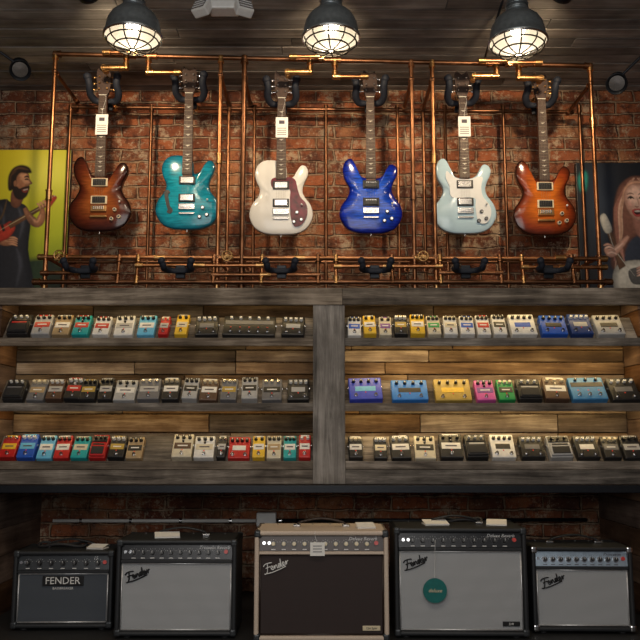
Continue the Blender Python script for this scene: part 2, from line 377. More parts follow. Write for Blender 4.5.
P={('L',0):[(11,33,K,'b',RD),(35,54,S,'s',RD),(55,73,TN,'s',W_),(75,92,TL,'k',RD),(95,112,W_,'s',RD),(116,136,W_,'k',S),(139,157,LB,'s',W_),(160,170,RD,'s',S),(176,189,YL,'s',C),(196,220,K,'d',G),(222,277,K,'w',G),(281,305,K,'d',S)],
('L',1):[(7,28,K,'b',G),(30,48,G,'s',TN),(49,66,BR,'s',S),(67,84,K,'k',RD),(82.5,99,K,'s',GD),(100,115,K,'s',S),(115.5,138,S,'k',W_),(139,162,G,'s',S),(163,181,K,'s',W_),(183,199,S,'s',K),(200,219,BR,'s',W_),(221,238,G,'s',GD),(242,259,S,'s',K),(262,283,G,'s',K),(287,310,K,'d',S)],
('L',2):[(3,20,RD,'s',YL),(21,39,BL,'s',LB),(40,56,LB,'s',W_),(57,73,RD,'s',W_),(74,91,TL,'s',C),(92,109,RD,'b',K),(110,127,K,'s',GD),(128,145,TN,'s',K),(173,194,C,'k',BR),(195,216,W_,'k',C),(217.5,227,K,'s',S),(228.5,251,RD,'d',W_),(253,266,YL,'s',W_),(267,282,C,'s',TN),(283.5,297,TL,'s',W_),(298.5,311,RD,'s',W_)],
('R',0):[(347,361,W_,'s',BL),(363,376,YL,'s',W_),(378,391,C,'s',PU),(393,407,K,'s',GD),(409,424,YL,'s',W_),(426,440,C,'s',GN),(442,456,W_,'s',C),(458,473,W_,'s',BL),(475,489,W_,'s',RD),(491,505,W_,'s',K),(508,535,W_,'d',BL),(538,565,BL,'d',K),(567,590,(0.02,0.05,0.2),'d',S),(593,622,S,'d',K)],
('R',1):[(348,383,(0.05,0.08,0.58),'d',LB),(390,428,(0.03,0.22,0.68),'d',K),(433,471,GD,'d',YL),(474,494,PK,'k',PU),(496,513,GN,'s',K),(515,540,K,'b',S),(541,566,BR,'k',W_),(568,605,(0.06,0.24,0.50),'w',K),(607,637,K,'d',G)],
('R',2):[(348,363,K,'s',W_),(373,387,K,'s',C),(390,411,K,'s',W_),(413,435,C,'k',K),(438,462,K,'k',W_),(464,487,K,'b',S),(489,514,W_,'d',K),(518,543,K,'d',G),(546,570,S,'b',K),(573,597,K,'d',W_),(600,618,K,'s',G),(620,640,K,'s',S)]}
pyc=[325,390,446]
for (side,ri),lst in P.items():
    b=B()
    for (p0,p1,col,kd,acc) in lst:
        x0=xz(p0,pyc[ri],YF+0.05)[0]; x1=xz(p1,pyc[ri],YF+0.05)[0]
        if side=='R' and x1>XO-0.03: x1=XO-0.03
        if side=='L' and x0<-XO+0.03: x0=-XO+0.03
        w=(x1-x0)*0.94; l=0.126+0.016*R(); h=0.036+0.01*R()
        if kd=='b': h=0.044
        Mx=T((0,YF+0.012,rows[ri]-PZ))@RX(ALPHA)@T(((x0+x1)/2,0.004+0.006*R(),0.001))@RZ((R()-0.5)*0.07)
        pedal(b,Mx,w,l,h,col,kd,acc)
    b.obj('effects_pedal_row')

# ------------------------------------------------------------------ guitars
DC=[(0,0),(0.08,0.005),(0.138,0.034),(0.172,0.095),(0.163,0.158),(0.128,0.210),(0.116,0.248),(0.126,0.290),(0.143,0.325),(0.149,0.358),(0.138,0.384),(0.115,0.394),(0.095,0.378),(0.080,0.346),(0.062,0.324),(0.040,0.314),(0.02,0.314),(-0.02,0.314),(-0.042,0.318),(-0.064,0.335),(-0.078,0.366),(-0.090,0.402),(-0.108,0.426),(-0.130,0.422),(-0.148,0.396),(-0.155,0.355),(-0.143,0.305),(-0.120,0.262),(-0.119,0.230),(-0.138,0.192),(-0.166,0.150),(-0.172,0.095),(-0.138,0.034),(-0.08,0.005)]
SC=[(0,0),(0.082,0.005),(0.142,0.036),(0.174,0.098),(0.165,0.162),(0.130,0.212),(0.118,0.250),(0.127,0.290),(0.143,0.325),(0.149,0.358),(0.138,0.386),(0.116,0.394),(0.096,0.376),(0.080,0.344),(0.060,0.322),(0.040,0.316),(0.031,0.330),(0.027,0.385),(0.0,0.410),(-0.035,0.422),(-0.088,0.422),(-0.128,0.398),(-0.146,0.352),(-0.138,0.302),(-0.119,0.255),(-0.128,0.212),(-0.164,0.162),(-0.174,0.098),(-0.142,0.036),(-0.082,0.005)]
def guitar(cx,Y,zb,outline,fin,back,pick='black',guard=None,guardmat=None,fhole=False,tag=True,lean=0.0,hw=M_chrome):
    b=B(); c=Vector((0,0.175)); ol=catmull([(p[0],p[1],0) for p in outline],True,5); n=len(ol)
    def ring(s,y): return [Vector((c.x+(p.x-c.x)*s,y,c.y+(p.y-c.y)*s)) for p in ol]
    lev=[(0.93,0.022),(0.985,0.020),(1.0,0.014),(1.0,-0.012)]
    vs=[];ts=[]
    for s,y in lev: vs+=ring(s,y); ts+=[1.0]*n
    fs=[[j*n+i,(j+1)*n+i,(j+1)*n+(i+1)%n,j*n+(i+1)%n] for j in range(len(lev)-1) for i in range(n)]
    vs.append(Vector((0,0.022,c.y))); ts.append(1.0); k=len(vs)-1
    fs+=[[k,i,(i+1)%n] for i in range(n)]
    b.add(vs,fs,back,None,True,ts)
    lev=[(1.0,-0.012),(0.993,-0.0165),(0.975,-0.0185),(0.93,-0.021),(0.86,-0.0245),(0.76,-0.028),(0.62,-0.031),(0.45,-0.0325),(0.25,-0.033)]
    vs=[];ts=[]
    for s,y in lev: vs+=ring(s,y); ts+=[s]*n
    fs=[[j*n+i,(j+1)*n+i,(j+1)*n+(i+1)%n,j*n+(i+1)%n] for j in range(len(lev)-1) for i in range(n)]
    vs.append(Vector((0,-0.033,c.y))); ts.append(0.0); k=len(vs)-1; o=(len(lev)-1)*n
    fs+=[[k,o+(i+1)%n,o+i] for i in range(n)]
    b.add(vs,fs,fin,None,True,ts)
    zN=0.775
    # neck and fretboard
    def taper(z0,z1,w0,w1,y0,y1,m): b.prism([(-w0/2,z0),(w0/2,z0),(w1/2,z1),(-w1/2,z1)],y0,y1,m)
    taper(0.295,zN,0.052,0.040,-0.034,-0.012,M_neck); taper(0.305,zN,0.057,0.043,-0.041,-0.034,M_rose)
    b.box((0,-0.038,zN+0.002),(0.043,0.010,0.004),M_pearl)
    for f in range(1,23):
        z=zN-0.635*(1-2**(-f/12)); w=0.043+(zN-z)/(zN-0.305)*0.014
        b.box((0,-0.0413,z),(w*0.97,0.001,0.0011),M_string)
        if f in (3,5,7,9,12,15,17,19,21):
            zz=z+0.6*(zN-0.635*(1-2**(-(f-1)/12))-z)
            b.prism([(-0.013,zz+0.003),(-0.003,zz-0.001),(0.0,zz-0.004),(0.003,zz-0.001),(0.014,zz+0.005),(0.002,zz+0.004)],-0.0419,-0.0405,M_pearl)
    # headstock with tuners
    hs=[(-0.0215,0),(0.0215,0),(0.030,0.022),(0.038,0.055),(0.040,0.10),(0.036,0.135),(0.026,0.158),(0.012,0.142),(-0.004,0.138),(-0.02,0.150),(-0.034,0.165),(-0.041,0.14),(-0.040,0.09),(-0.036,0.05),(-0.029,0.02)]
    b.prism([(p[0],zN+p[1]) for p in hs],-0.032,-0.018,M_rose); b.prism([(p[0]*0.99,zN+p[1]*0.99) for p in hs],-0.018,-0.014,M_neck)
    for i in range(3):
        for sx in (-1,1):
            zz=zN+0.04+0.036*i
            b.cyl((sx*0.022,-0.045,zz),(sx*0.022,-0.03,zz),0.0045,hw,n=10); b.cyl((sx*0.035,-0.024,zz),(sx*0.052,-0.024,zz),0.003,hw,n=8)
            b.sphere((sx*0.056,-0.024,zz),0.008,hw,sc=(1.0,0.6,1.1),n=10)
    # strings
    for i in range(6):
        x=(i-2.5); b.cyl((x*0.0098,-0.047,0.128),(x*0.0066,-0.0425,zN),0.0004,M_string,n=4,caps=False)
    # pickups
    zps=[0.272,0.172]
    pmats={'black':(M_black,M_black),'cream':(M_cream,M_black),'chrome':(M_black,M_chrome),'zebra':(M_black,M_cream)}[pick]
    for z in zps:
        b.box((0,-0.036,z),(0.090,0.010,0.046),pmats[0],0.003); b.box((0,-0.0405,z),(0.072,0.010,0.036),pmats[1],0.003)
        for i in range(6): b.cyl(((i-2.5)*0.010,-0.047,z+0.009),((i-2.5)*0.010,-0.045,z+0.009),0.0025,M_chrome,n=8)
    # bridge
    b.box((0,-0.038,0.122),(0.088,0.012,0.034),hw,0.003)
    for i in range(6): b.box(((i-2.5)*0.0105,-0.046,0.126),(0.008,0.008,0.020),M_chrome,0.001)
    if pick!='cream': b.box((0,-0.036,0.085),(0.085,0.008,0.012),hw,0.003)
    else: b.box((0,-0.038,0.078),(0.094,0.012,0.014),hw,0.004)
    # controls
    for (x,z) in ((0.088,0.118),(0.112,0.078),(0.072,0.066)):
        b.cyl((x,-0.022,z),(x,-0.041,z),0.0125,M_black if pick!='cream' else M_cream,0.010,n=16); b.cyl((x,-0.041,z),(x,-0.0415,z),0.007,M_chrome,n=12)
    b.cyl((0.115,-0.02,0.155),(0.115,-0.045,0.160),0.003,M_chrome,n=8); b.sphere((0.115,-0.047,0.160),0.006,M_white,n=8)
    for z in (0.006,): b.cyl((0,0,z),(0,0,-0.012),0.005,M_chrome,n=8)
    if guard:
        g=catmull([(p[0],p[1],0) for p in guard],True,4); b.prism([(p.x,p.y) for p in g],-0.0345,-0.026,guardmat)
    if fhole:
        g=catmull([(-0.124,0.196,0),(-0.115,0.218,0),(-0.097,0.214,0),(-0.094,0.201,0),(-0.103,0.196,0),(-0.098,0.160,0),(-0.090,0.126,0),(-0.079,0.113,0),(-0.076,0.098,0),(-0.089,0.084,0),(-0.108,0.093,0),(-0.103,0.107,0),(-0.110,0.125,0),(-0.118,0.160,0)],True,4)
        b.prism([(p.x,p.y) for p in g],-0.0330,-0.02,M_black)
    if tag:
        tz=0.60; b.box((0.003,-0.050,tz),(0.068,0.002,0.118),M_paper,0.0005)
        b.box((0.003,-0.0515,tz+0.03),(0.03,0.001,0.02),M_ink); 
        for i in range(4): b.box((0.003,-0.0515,tz-0.005-0.012*i),(0.05,0.001,0.003),M_ink)
        b.tube(catmull([(0.003,-0.05,tz+0.055),(0.006,-0.05,tz+0.09),(0.02,-0.045,tz+0.16),(0.0,-0.043,tz+0.18)]),0.0008,M_white,n=5)
    return b.obj('electric_guitar',(cx,Y,zb),(lean,0,0))
F_burst1=finish('finish_dark_sunburst',(0.30,0.085,0.02),(0.09,0.018,0.008),(0.010,0.004,0.004),0.3,mp0=0.25,mp1=0.72)
F_turq=finish('finish_turquoise',(0.012,0.30,0.40),(0.01,0.23,0.33),(0.006,0.09,0.15),0.35)
F_white=finish('finish_antique_white',(0.78,0.77,0.73),(0.78,0.77,0.73),(0.72,0.70,0.66),0.0)
F_blue=finish('finish_faded_blue',(0.012,0.08,0.56),(0.006,0.026,0.34),(0.003,0.005,0.12),0.55)
F_frost=finish('finish_frost_blue',(0.50,0.68,0.78),(0.48,0.66,0.76),(0.44,0.60,0.70),0.02)
F_burst2=finish('finish_tobacco_sunburst',(0.55,0.14,0.018),(0.24,0.038,0.010),(0.022,0.007,0.005),0.25,mp0=0.35,mp1=0.78)
Bk_mah=plain('mahogany_back',(0.12,0.035,0.02),0.2)
Bk_white=plain('white_back',(0.70,0.68,0.64),0.2,var=0.03); Bk_frost=plain('frost_back',(0.42,0.56,0.65),0.2,var=0.03); Bk_blue=plain('blue_back',(0.006,0.01,0.12),0.2)
Bk_turq=plain('turq_back',(0.15,0.30,0.30),0.2)
M_tort=plain('tortoise_guard',(0.12,0.008,0.018),0.2,var=0.6,scale=30)
M_wguard=plain('white_guard',(0.80,0.82,0.82),0.2,var=0.02)
YG=4.30
gx=[(99.5,232),(187,230),(281,235),(371,234),(465,234),(545,236)]
gp=[]
for (px,py) in gx:
    x,z=xz(px,py,YG); gp.append((x,z))
guardA=[(0.030,0.318),(0.055,0.318),(0.080,0.300),(0.092,0.25),(0.108,0.205),(0.140,0.165),(0.145,0.105),(0.115,0.052),(0.075,0.040),(0.055,0.09),(0.05,0.145),(0.049,0.20),(0.046,0.25),(-0.02,0.252),(-0.05,0.262),(-0.055,0.30),(-0.03,0.318)]
guardB=[(-0.03,0.305),(-0.065,0.318),(-0.098,0.35),(-0.104,0.31),(-0.085,0.26),(-0.080,0.21),(-0.05,0.195),(0.05,0.195),(0.055,0.14),(0.07,0.06),(0.115,0.055),(0.14,0.10),(0.135,0.150),(0.098,0.205),(0.09,0.26),(0.100,0.31),(0.070,0.315),(0.03,0.302)]
guitar(gp[0][0],YG,gp[0][1],DC,F_burst1,Bk_mah,'cream',tag=True,hw=M_brass)
guitar(gp[1][0],YG,gp[1][1],SC,F_turq,Bk_turq,'chrome',fhole=True,tag=False)
guitar(gp[2][0],YG,gp[2][1],SC,F_white,Bk_white,'chrome',guard=guardA,guardmat=M_tort)
guitar(gp[3][0],YG,gp[3][1],DC,F_blue,Bk_blue,'black',tag=False)
guitar(gp[4][0],YG,gp[4][1],DC,F_frost,Bk_frost,'chrome',guard=guardB,guardmat=M_wguard)
guitar(gp[5][0],YG,gp[5][1],DC,F_burst2,Bk_mah,'cream',tag=False,hw=M_brass)

# ------------------------------------------------------------------ copper pipe frame
b=B(); PR=0.0115; F1=4.12; F2=4.52
def pipe(p,q,r=PR,m=None,fit=True):
    b.cyl(p,q,r,m or M_copper,n=12)
    if fit:
        p=Vector(p);q=Vector(q);d=(q-p).normalized(); fm=M_brass if m is None else m
        for e,s in ((p,1),(q,-1)):
            b.cyl(e-d*s*0.010,e+d*s*0.026,r*1.4,fm,n=12); b.cyl(e+d*s*0.024,e+d*s*0.029,r*1.6,fm,n=12); b.sphere(e,r*1.45,fm,n=12)
def coupling(p,d,r=PR,m=None):
    p=Vector(p); d=Vector(d).normalized(); m=m or M_brass
    b.cyl(p-d*0.022,p+d*0.022,r*1.35,m,n=12)
    for s in (-1,1): b.cyl(p+d*s*0.022,p+d*s*0.028,r*1.6,m,n=12)
def valve(p,r=PR):  # gate valve with round hand wheel facing the room
    p=Vector(p); coupling(p,(1,0,0),r*1.2); b.cyl(p,p+Vector((0,-0.05,0)),r*0.8,M_brass,n=10)
    b.tube([(p.x+0.026*math.cos(k*math.pi/10),p.y-0.05,p.z+0.026*math.sin(k*math.pi/10)) for k in range(20)],0.004,M_brass,n=6,closed=True)
    for k in range(3):
        a=k*math.pi/3; b.cyl((p.x-0.026*math.cos(a),p.y-0.05,p.z-0.026*math.sin(a)),(p.x+0.026*math.cos(a),p.y-0.05,p.z+0.026*math.sin(a)),0.0025,M_brass,n=6)
def run(pts,r=PR,m=None):
    for i in range(len(pts)-1): pipe(pts[i],pts[i+1],r,m)
ztL=xz(0,54,F1)[1]; ztR=xz(0,66,F1)[1]
xL=xz(50,170,F1)[0]; xR=xz(595,170,F1)[0]
def ztop(x): return ztL+(ztR-ztL)*(x-xL)/(xR-xL)
deck=zt1
ups=[xz(p,170,F1)[0] for p in (50,219,243,413,434,595)]
M_dkcop=plain('dark_copper',(0.20,0.095,0.05),0.42,1.0,0.35,scale=14)
M_dkcop2=plain('dull_copper',(0.30,0.14,0.07),0.42,1.0,0.35,scale=14)
run([(xL,F1,ztop(xL)),(xR,F1,ztop(xR))],PR*1.1,M_dkcop)
for i,x in enumerate(ups):
    m=M_dkcop if i in (2,) else (M_dkcop2 if i==3 else None)
    pipe((x,F1,deck+0.026),(x,F1,ztop(x)),PR*(1.25 if i==2 else 1.0),m)
    b.cyl((x,F1,deck+0.001),(x,F1,deck+0.028),PR*1.5,M_dkcop,n=12)
    b.cyl((x,F1,deck+0.001),(x,F1,deck+0.008),0.032,M_dkcop,n=16)
    coupling((x,F1,2.2+0.2*(i%3)),(0,0,1),PR,m)
    pipe((x,F1,ztop(x)-0.10),(x,F2,ztop(x)-0.10),PR*0.9,M_dkcop)
for p in (68,150,228,254,326,398,424,446,505,582):
    x=xz(p,170,F2)[0]; pipe((x,F2,deck+0.026),(x,F2,2.86),PR*0.85,M_dkcop if p in(254,424,150,326,505) else M_dkcop2)
    b.cyl((x,F2,deck+0.001),(x,F2,deck+0.028),0.02,M_dkcop,n=16)
pipe((xL-0.02,F2,2.86),(xR+0.02,F2,2.83),PR,M_dkcop)
# top loops carrying the hangers
for i,(x,z) in enumerate(gp):
    s=1 if i%2==0 else -1; zt=ztop(x)
    if i in (0,2,4,5):
        run([(x+s*0.16,F1,zt),(x+s*0.16,F1,zt-0.075),(x+s*0.04,F1,zt-0.075),(x+s*0.04,F1+0.04,zt-0.075)])
        coupling((x+s*0.10,F1,zt-0.075),(1,0,0))
        run([(x+s*0.22,F1,zt),(x+s*0.22,F1-0.07,zt-0.02),(x+s*0.06,F1-0.07,zt-0.02)],PR*0.9)
    else: run([(x-0.2,F1,zt),(x-0.2,F1,zt-0.09),(x-0.03,F1,zt-0.09)])
    run([(x,F2,2.85),(x,YG+0.10,2.85)],PR*0.9)
    coupling((x+s*0.3,F1,ztop(x+s*0.3)),(1,0,0),PR*1.1,M_dkcop2)
# bottom rails
r1=xz(0,257,F1)[1]; r2=xz(0,283,F1)[1]; rm=(r1+r2)/2
pipe((xL-0.03,F1,r1),(xR+0.03,F1,r1-0.01)); pipe((xL-0.04,F1-0.03,r2),(xR+0.04,F1-0.03,r2),PR*1.05,M_dkcop)
pipe((xL,F2,xz(0,262,F2)[1]),(xR,F2,xz(0,262,F2)[1]),PR*0.85,M_dkcop)
for i,p in enumerate((119,138,214,262,318,336,392,440,500,522,572)):
    x=xz(p,270,F1)[0]; pipe((x,F1,r1),(x,F1-0.03,r2),PR*0.85,None if i%2 else M_dkcop2)
for (a,c,o) in ((44,119,-0.02),(138,262,0.02),(214,318,-0.03),(336,440,0.015),(440,500,-0.02),(522,604,0.01)):
    xa=xz(a,270,F1)[0]; xc=xz(c,270,F1)[0]
    pipe((xa,F1-0.02,rm+o),(xc,F1-0.02,rm+o),PR*0.85,M_dkcop2 if o<0 else None); coupling(((xa+xc)/2,F1-0.02,rm+o),(1,0,0),PR*0.85)
for p in (160,300,420,560): coupling((xz(p,257,F1)[0],F1,r1-0.005),(1,0,0))
valve((xz(228,257,F1)[0],F1,r1-0.004)); valve((xz(422,257,F1)[0],F1,r1-0.006)); valve((xz(62,257,F1)[0],F1,r1-0.002))
for x in ups: pipe((x,F1,r1),(x,F2,r1+0.01),PR*0.85,M_dkcop2)
b.obj('copper_pipe_rack')
# hangers
def hanger(x,y,z,up=0.3,arm=0.055,back=0.10,rr=0.017,spread=0.012):
    h=B(); h.cyl((0,back,0),(0,0.0,0),0.009,M_steel,n=10); h.box((0,back,0),(0.05,0.02,0.07),M_steel,0.004)
    h.box((0,0.0,0),(0.07,0.028,0.028),M_foam,0.008)
    for sx in (-1,1):
        p=catmull([(sx*0.02,0,0),(sx*arm,-0.006,0.002),(sx*(arm+spread),-0.045,0.02+up*0.02),(sx*(arm+spread*0.8),-0.085,0.05+up*0.05),(sx*(arm+spread*1.2),-0.10,0.085+up*0.06)],False,4)
        n=len(p); h.tube(p,[rr*(0.75+0.25*min(1,i/4)) for i in range(n)],M_foam,n=10); h.sphere(p[-1],rr*1.2,M_foam,n=10)
    return h.obj('guitar_hanger',(x,y,z))
for (x,z) in gp: hanger(x,YG+0.035,z+0.80-0.03,0.3,0.060,0.05,0.020,0.02)
for i,p in enumerate((88,182,282,374,464,546)):
    hanger(xz(p,275,F1)[0],F1-0.075,rm-0.02,-0.9,0.050,0.03,0.016,0.02)

# ------------------------------------------------------------------ pendant lamps
def pendant(px,py,Y=3.2):
    x,z=xz(px,py,Y); b=B()
    out=[(0.118,0.0),(0.124,0.003),(0.124,0.012),(0.117,0.018),(0.115,0.045),(0.108,0.075),(0.093,0.102),(0.072,0.122),(0.052,0.132),(0.047,0.138),(0.047,0.160),(0.043,0.162),(0.043,0.188),(0.034,0.200),(0.016,0.208),(0.011,0.21),(0.011,0.22)]
    inn=[(0.118,0.0),(0.114,0.010),(0.111,0.044),(0.103,0.072),(0.088,0.098),(0.066,0.117),(0.03,0.127),(0.001,0.128)]
    b.lathe(out,M_shade,n=40); b.lathe(inn,M_shadein,n=40)
    for zz in (0.145,0.152,0.168,0.176): b.tube([(0.046*math.cos(a*math.pi/12),0.046*math.sin(a*math.pi/12),zz) for a in range(24)],0.003,M_shade,n=6,closed=True)
    b.tube([(0.121*math.cos(a*math.pi/20),0.121*math.sin(a*math.pi/20),0.002) for a in range(40)],0.0045,M_chrome,closed=True)
    b.cyl((0,0,0.127),(0,0,0.09),0.02,M_white); b.sphere((0,0,0.062),0.032,M_bulb,sc=(1,1,1.15))
    for k in range(10):
        a=k*math.pi/5+0.2
        b.tube(catmull([(0.114*math.cos(a),0.114*math.sin(a),0.0),(0.104*math.cos(a),0.104*math.sin(a),-0.025),(0.066*math.cos(a),0.066*math.sin(a),-0.046),(0.014*math.cos(a),0.014*math.sin(a),-0.054)]),0.0032,M_wire,n=6)
    for (r,zz) in ((0.108,-0.018),(0.078,-0.041),(0.014,-0.054)): b.tube([(r*math.cos(q*math.pi/15),r*math.sin(q*math.pi/15),zz) for q in range(30)],0.0032,M_wire,n=6,closed=True)
    b.cyl((0,0,0.21),(0,0,CZ-z-0.02),0.009,M_steel); b.cyl((0,0,CZ-z-0.022),(0,0,CZ-z),0.055,M_shade,0.06,n=24)
    o=b.obj('pendant_lamp',(x,Y,z),(0,0,0))
    l=bpy.data.lights.new('pendant_bulb_light','POINT'); l.energy=3.2; l.color=(1,0.82,0.60); l.shadow_soft_size=0.03
    lo=bpy.data.objects.new('bulb_light',l); bpy.context.collection.objects.link(lo); lo.parent=o; lo.location=(0,0,0.0)
pendant(133,38); pendant(331,39); pendant(518,43)

# ceiling spot fixtures
def spot(hx,hy,hz,ax,ay,aim,energy,col=(1,0.76,0.49),size=60,sc=1.0):
    b=B(); H=Vector((hx,hy,hz)); A=Vector((ax,ay,CZ)); d=(Vector(aim)-H).normalized()
    b.cyl(A-H,A-H+Vector((0,0,-0.02)),0.05,M_steel,n=24); b.tube(catmull([A-H+Vector((0,0,-0.02)),A-H+Vector((0,0,-0.045)),(0,0,0.01)]),0.007,M_steel)
    q=Vector((0,0,1)).rotation_difference(d).to_matrix().to_4x4()@Matrix.Scale(sc,4)
    b.lathe([(0.001,-0.06),(0.028,-0.058),(0.036,-0.045),(0.038,0.0),(0.046,0.03),(0.05,0.05),(0.046,0.05),(0.04,0.03),(0.001,0.022)],M_steel,M=q,n=24)
    for k in range(3): b.lathe([(0.037,-0.04+0.014*k),(0.042,-0.037+0.014*k),(0.037,-0.034+0.014*k)],M_steel,M=q,n=24)
    b.lathe([(0.036,0.032),(0.001,0.034)],M_bulb if energy>0 else M_chrome,M=q,n=20)
    o=b.obj('ceiling_spotlight',H)
    if energy>0:
        l=bpy.data.lights.new('spot_light','SPOT'); l.energy=energy; l.color=col; l.spot_size=math.radians(size); l.spot_blend=1.0; l.shadow_soft_size=0.04
        lo=bpy.data.objects.new('spot_beam',l); bpy.context.collection.objects.link(lo); lo.parent=o; lo.location=d*0.06
        lo.rotation_euler=Vector((0,0,-1)).rotation_difference(d).to_euler()
x,z=xz(20,68,4.0); spot(x,4.0,z,x-0.18,3.90,(x+0.35,3.2,2.2),0,sc=1.1)
x,z=xz(617,82,4.0); spot(x,4.0,z,x+0.20,3.88,(x-0.35,3.2,2.2),0,sc=1.1)
for (hx,tx) in ((-1.05,-1.0),(0.05,0.0),(1.1,1.0)):
    spot(hx,3.35,2.93,hx,3.35,(tx,4.65,2.5),50,size=92)
# twin head emergency light
b=B(); x,z=xz(224,9,3.66)
b.box((x,3.66,CZ-0.022),(0.14,0.09,0.044),M_white,0.008)
M_refl=plain('lamp_reflector',(0.6,0.6,0.62),0.2,0.8)
for sx in (-1,1):
    Mh=T((x+sx*0.10,3.62,CZ-0.045))@RZ(sx*0.5)@RX(-0.5)
    b.box((0,0,0),(0.085,0.05,0.075),M_white,0.008,M=Mh); b.box((0,-0.027,0),(0.07,0.004,0.06),M_refl,0.001,M=Mh)
    for k in range(3): b.box((0,-0.030,(k-1)*0.02),(0.066,0.002,0.002),M_white,M=Mh)
    b.cyl((x+sx*0.06,3.64,CZ-0.03),(x+sx*0.10,3.63,CZ-0.04),0.008,M_white)
b.obj('emergency_light')
# brace rod on the right bay
b=B(); b.tube([(xz(499,0,3.7)[0],3.62,CZ),(xz(484,62,4.12)[0],4.095,ztop(0.8)+0.022)],0.006,M_steel); b.obj('rack_brace_rod')

# ------------------------------------------------------------------ posters (printed picture = per-vertex ink colours on the flat canvas)
YP=4.600
M_print,_nt,_p=newmat('poster_print')
_a=nd(_nt,'ShaderNodeAttribute',attribute_name='ink'); _nt.links.new(_a.outputs['Color'],_p.inputs['Base Color']); _p.inputs['Roughness'].default_value=0.5
_tcn=nd(_nt,'ShaderNodeTexCoord'); _nn=nd(_nt,'ShaderNodeTexNoise'); _nn.inputs['Scale'].default_value=400; _nt.links.new(_tcn.outputs['Object'],_nn.inputs['Vector'])
_bb=nd(_nt,'ShaderNodeBump'); _bb.inputs['Strength'].default_value=0.15; _bb.inputs['Distance'].default_value=0.0005; _nt.links.new(_nn.outputs['Fac'],_bb.inputs['Height']); _nt.links.new(_bb.outputs[0],_p.inputs['Normal'])
rng=np.random.default_rng(4)
class Print:
    def __init__(s,x0,x1,y0,y1,bg,step=0.55):
        s.x0,s.x1,s.y0,s.y1=x0,x1,y0,y1
        s.nx=int((x1-x0)/step)+1; s.ny=int((y1-y0)/step)+1
        s.X,s.Y=np.meshgrid(np.linspace(x0,x1,s.nx),np.linspace(y0,y1,s.ny)); s.C=bg(s.X,s.Y)
        g=rng.normal(size=(s.ny,s.nx)); 
        for _ in range(5): g=(g+np.roll(g,1,0)+np.roll(g,-1,0)+np.roll(g,1,1)+np.roll(g,-1,1))/5
        s.N=g/g.std()
    def fill(s,pts,col,soft=1.0,rnd=3.0,dark=0.55,lx=0.0,ly=-0.15,smooth=True,al=1.0):
        if smooth: pts=[(v.x,v.y) for v in catmull([(a,c,0) for a,c in pts],True,4)]
        P_=np.array(pts,float); m=4+soft
        ix=(s.X[0]>=P_[:,0].min()-m)&(s.X[0]<=P_[:,0].max()+m); iy=(s.Y[:,0]>=P_[:,1].min()-m)&(s.Y[:,0]<=P_[:,1].max()+m)
        if not ix.any() or not iy.any(): return
        sl=np.ix_(iy,ix); X=s.X[sl];Y=s.Y[sl]; D=np.full(X.shape,1e9); ins=np.zeros(X.shape,bool); n=len(P_)
        for i in range(n):
            a=P_[i]; b_=P_[(i+1)%n]; e=b_-a; L2=max(1e-9,(e**2).sum())
            t=np.clip(((X-a[0])*e[0]+(Y-a[1])*e[1])/L2,0,1); D=np.minimum(D,(X-a[0]-t*e[0])**2+(Y-a[1]-t*e[1])**2)
            c=((a[1]>Y)!=(b_[1]>Y)); 
            with np.errstate(divide='ignore',invalid='ignore'):
                xx=(b_[0]-a[0])*(Y-a[1])/(b_[1]-a[1] if abs(b_[1]-a[1])>1e-9 else 1e-9)+a[0]
            ins^=(c&(X<xx))
        D=np.sqrt(D)*np.where(ins,1,-1)
        A=np.clip(D/soft+0.5,0,1)*al; cx,cy=P_.mean(0); sz=max(np.ptp(P_[:,0]),np.ptp(P_[:,1]))/2+1e-6
        sh=(dark+(1-dark)*np.clip(D/rnd,0,1)**0.7)*(1+lx*(X-cx)/sz+ly*(Y-cy)/sz)*(1+0.07*s.N[sl])
        col=np.array(col)[None,None,:]*np.clip(sh,0.05,2)[...,None]
        s.C[sl]=s.C[sl]*(1-A[...,None])+col*A[...,None]
    def strand(s,pts,w,col,soft=0.9,dark=0.6,al=1.0):
        q=catmull([(p[0],p[1],0) for p in pts],False,5); n=len(q); l=[];r=[]
        for i,p in enumerate(q):
            t=(q[min(i+1,n-1)]-q[max(i-1,0)]).normalized(); nn=Vector((-t.y,t.x,0))*w*math.sin(math.pi*(0.12+0.76*i/(n-1))); l.append(p+nn); r.append(p-nn)
        s.fill([(p.x,p.y) for p in l+r[::-1]],col,soft,max(1.0,w*0.8),dark,smooth=False,al=al)
    def build(s):
        a=xz(s.x0,s.y0,YP); c=xz(s.x1,s.y1,YP); b=B()
        xa=xz(s.x0,(s.y0+s.y1)/2,YP)[0]; xc=xz(s.x1,(s.y0+s.y1)/2,YP)[0]
        b.box(((xa+xc)/2,YP+0.018,(a[1]+c[1])/2),(xc-xa+0.004,0.034,a[1]-c[1]+0.004),M_black,0.002)
        o=b.obj('concert_poster')
        gx_=np.linspace(xa,xc,s.nx); gz_=np.array([xz(0,y,YP)[1] for y in s.Y[:,0]])
        V=[(x,YP-0.001,z) for z in gz_ for x in gx_]
        Fc=[(j*s.nx+i,(j+1)*s.nx+i,(j+1)*s.nx+i+1,j*s.nx+i+1) for j in range(s.ny-1) for i in range(s.nx-1)]
        me=bpy.data.meshes.new('print_mesh'); me.from_pydata(V,[],Fc); me.materials.append(M_print)
        at=me.attributes.new('ink','FLOAT_COLOR','POINT'); cc=np.ones((s.nx*s.ny,4),np.float32); cc[:,:3]=np.clip(s.C.reshape(-1,3),0,1); at.data.foreach_set('color',cc.ravel())
        me.update(); po=bpy.data.objects.new('printed_picture',me); bpy.context.collection.objects.link(po); po.parent=o
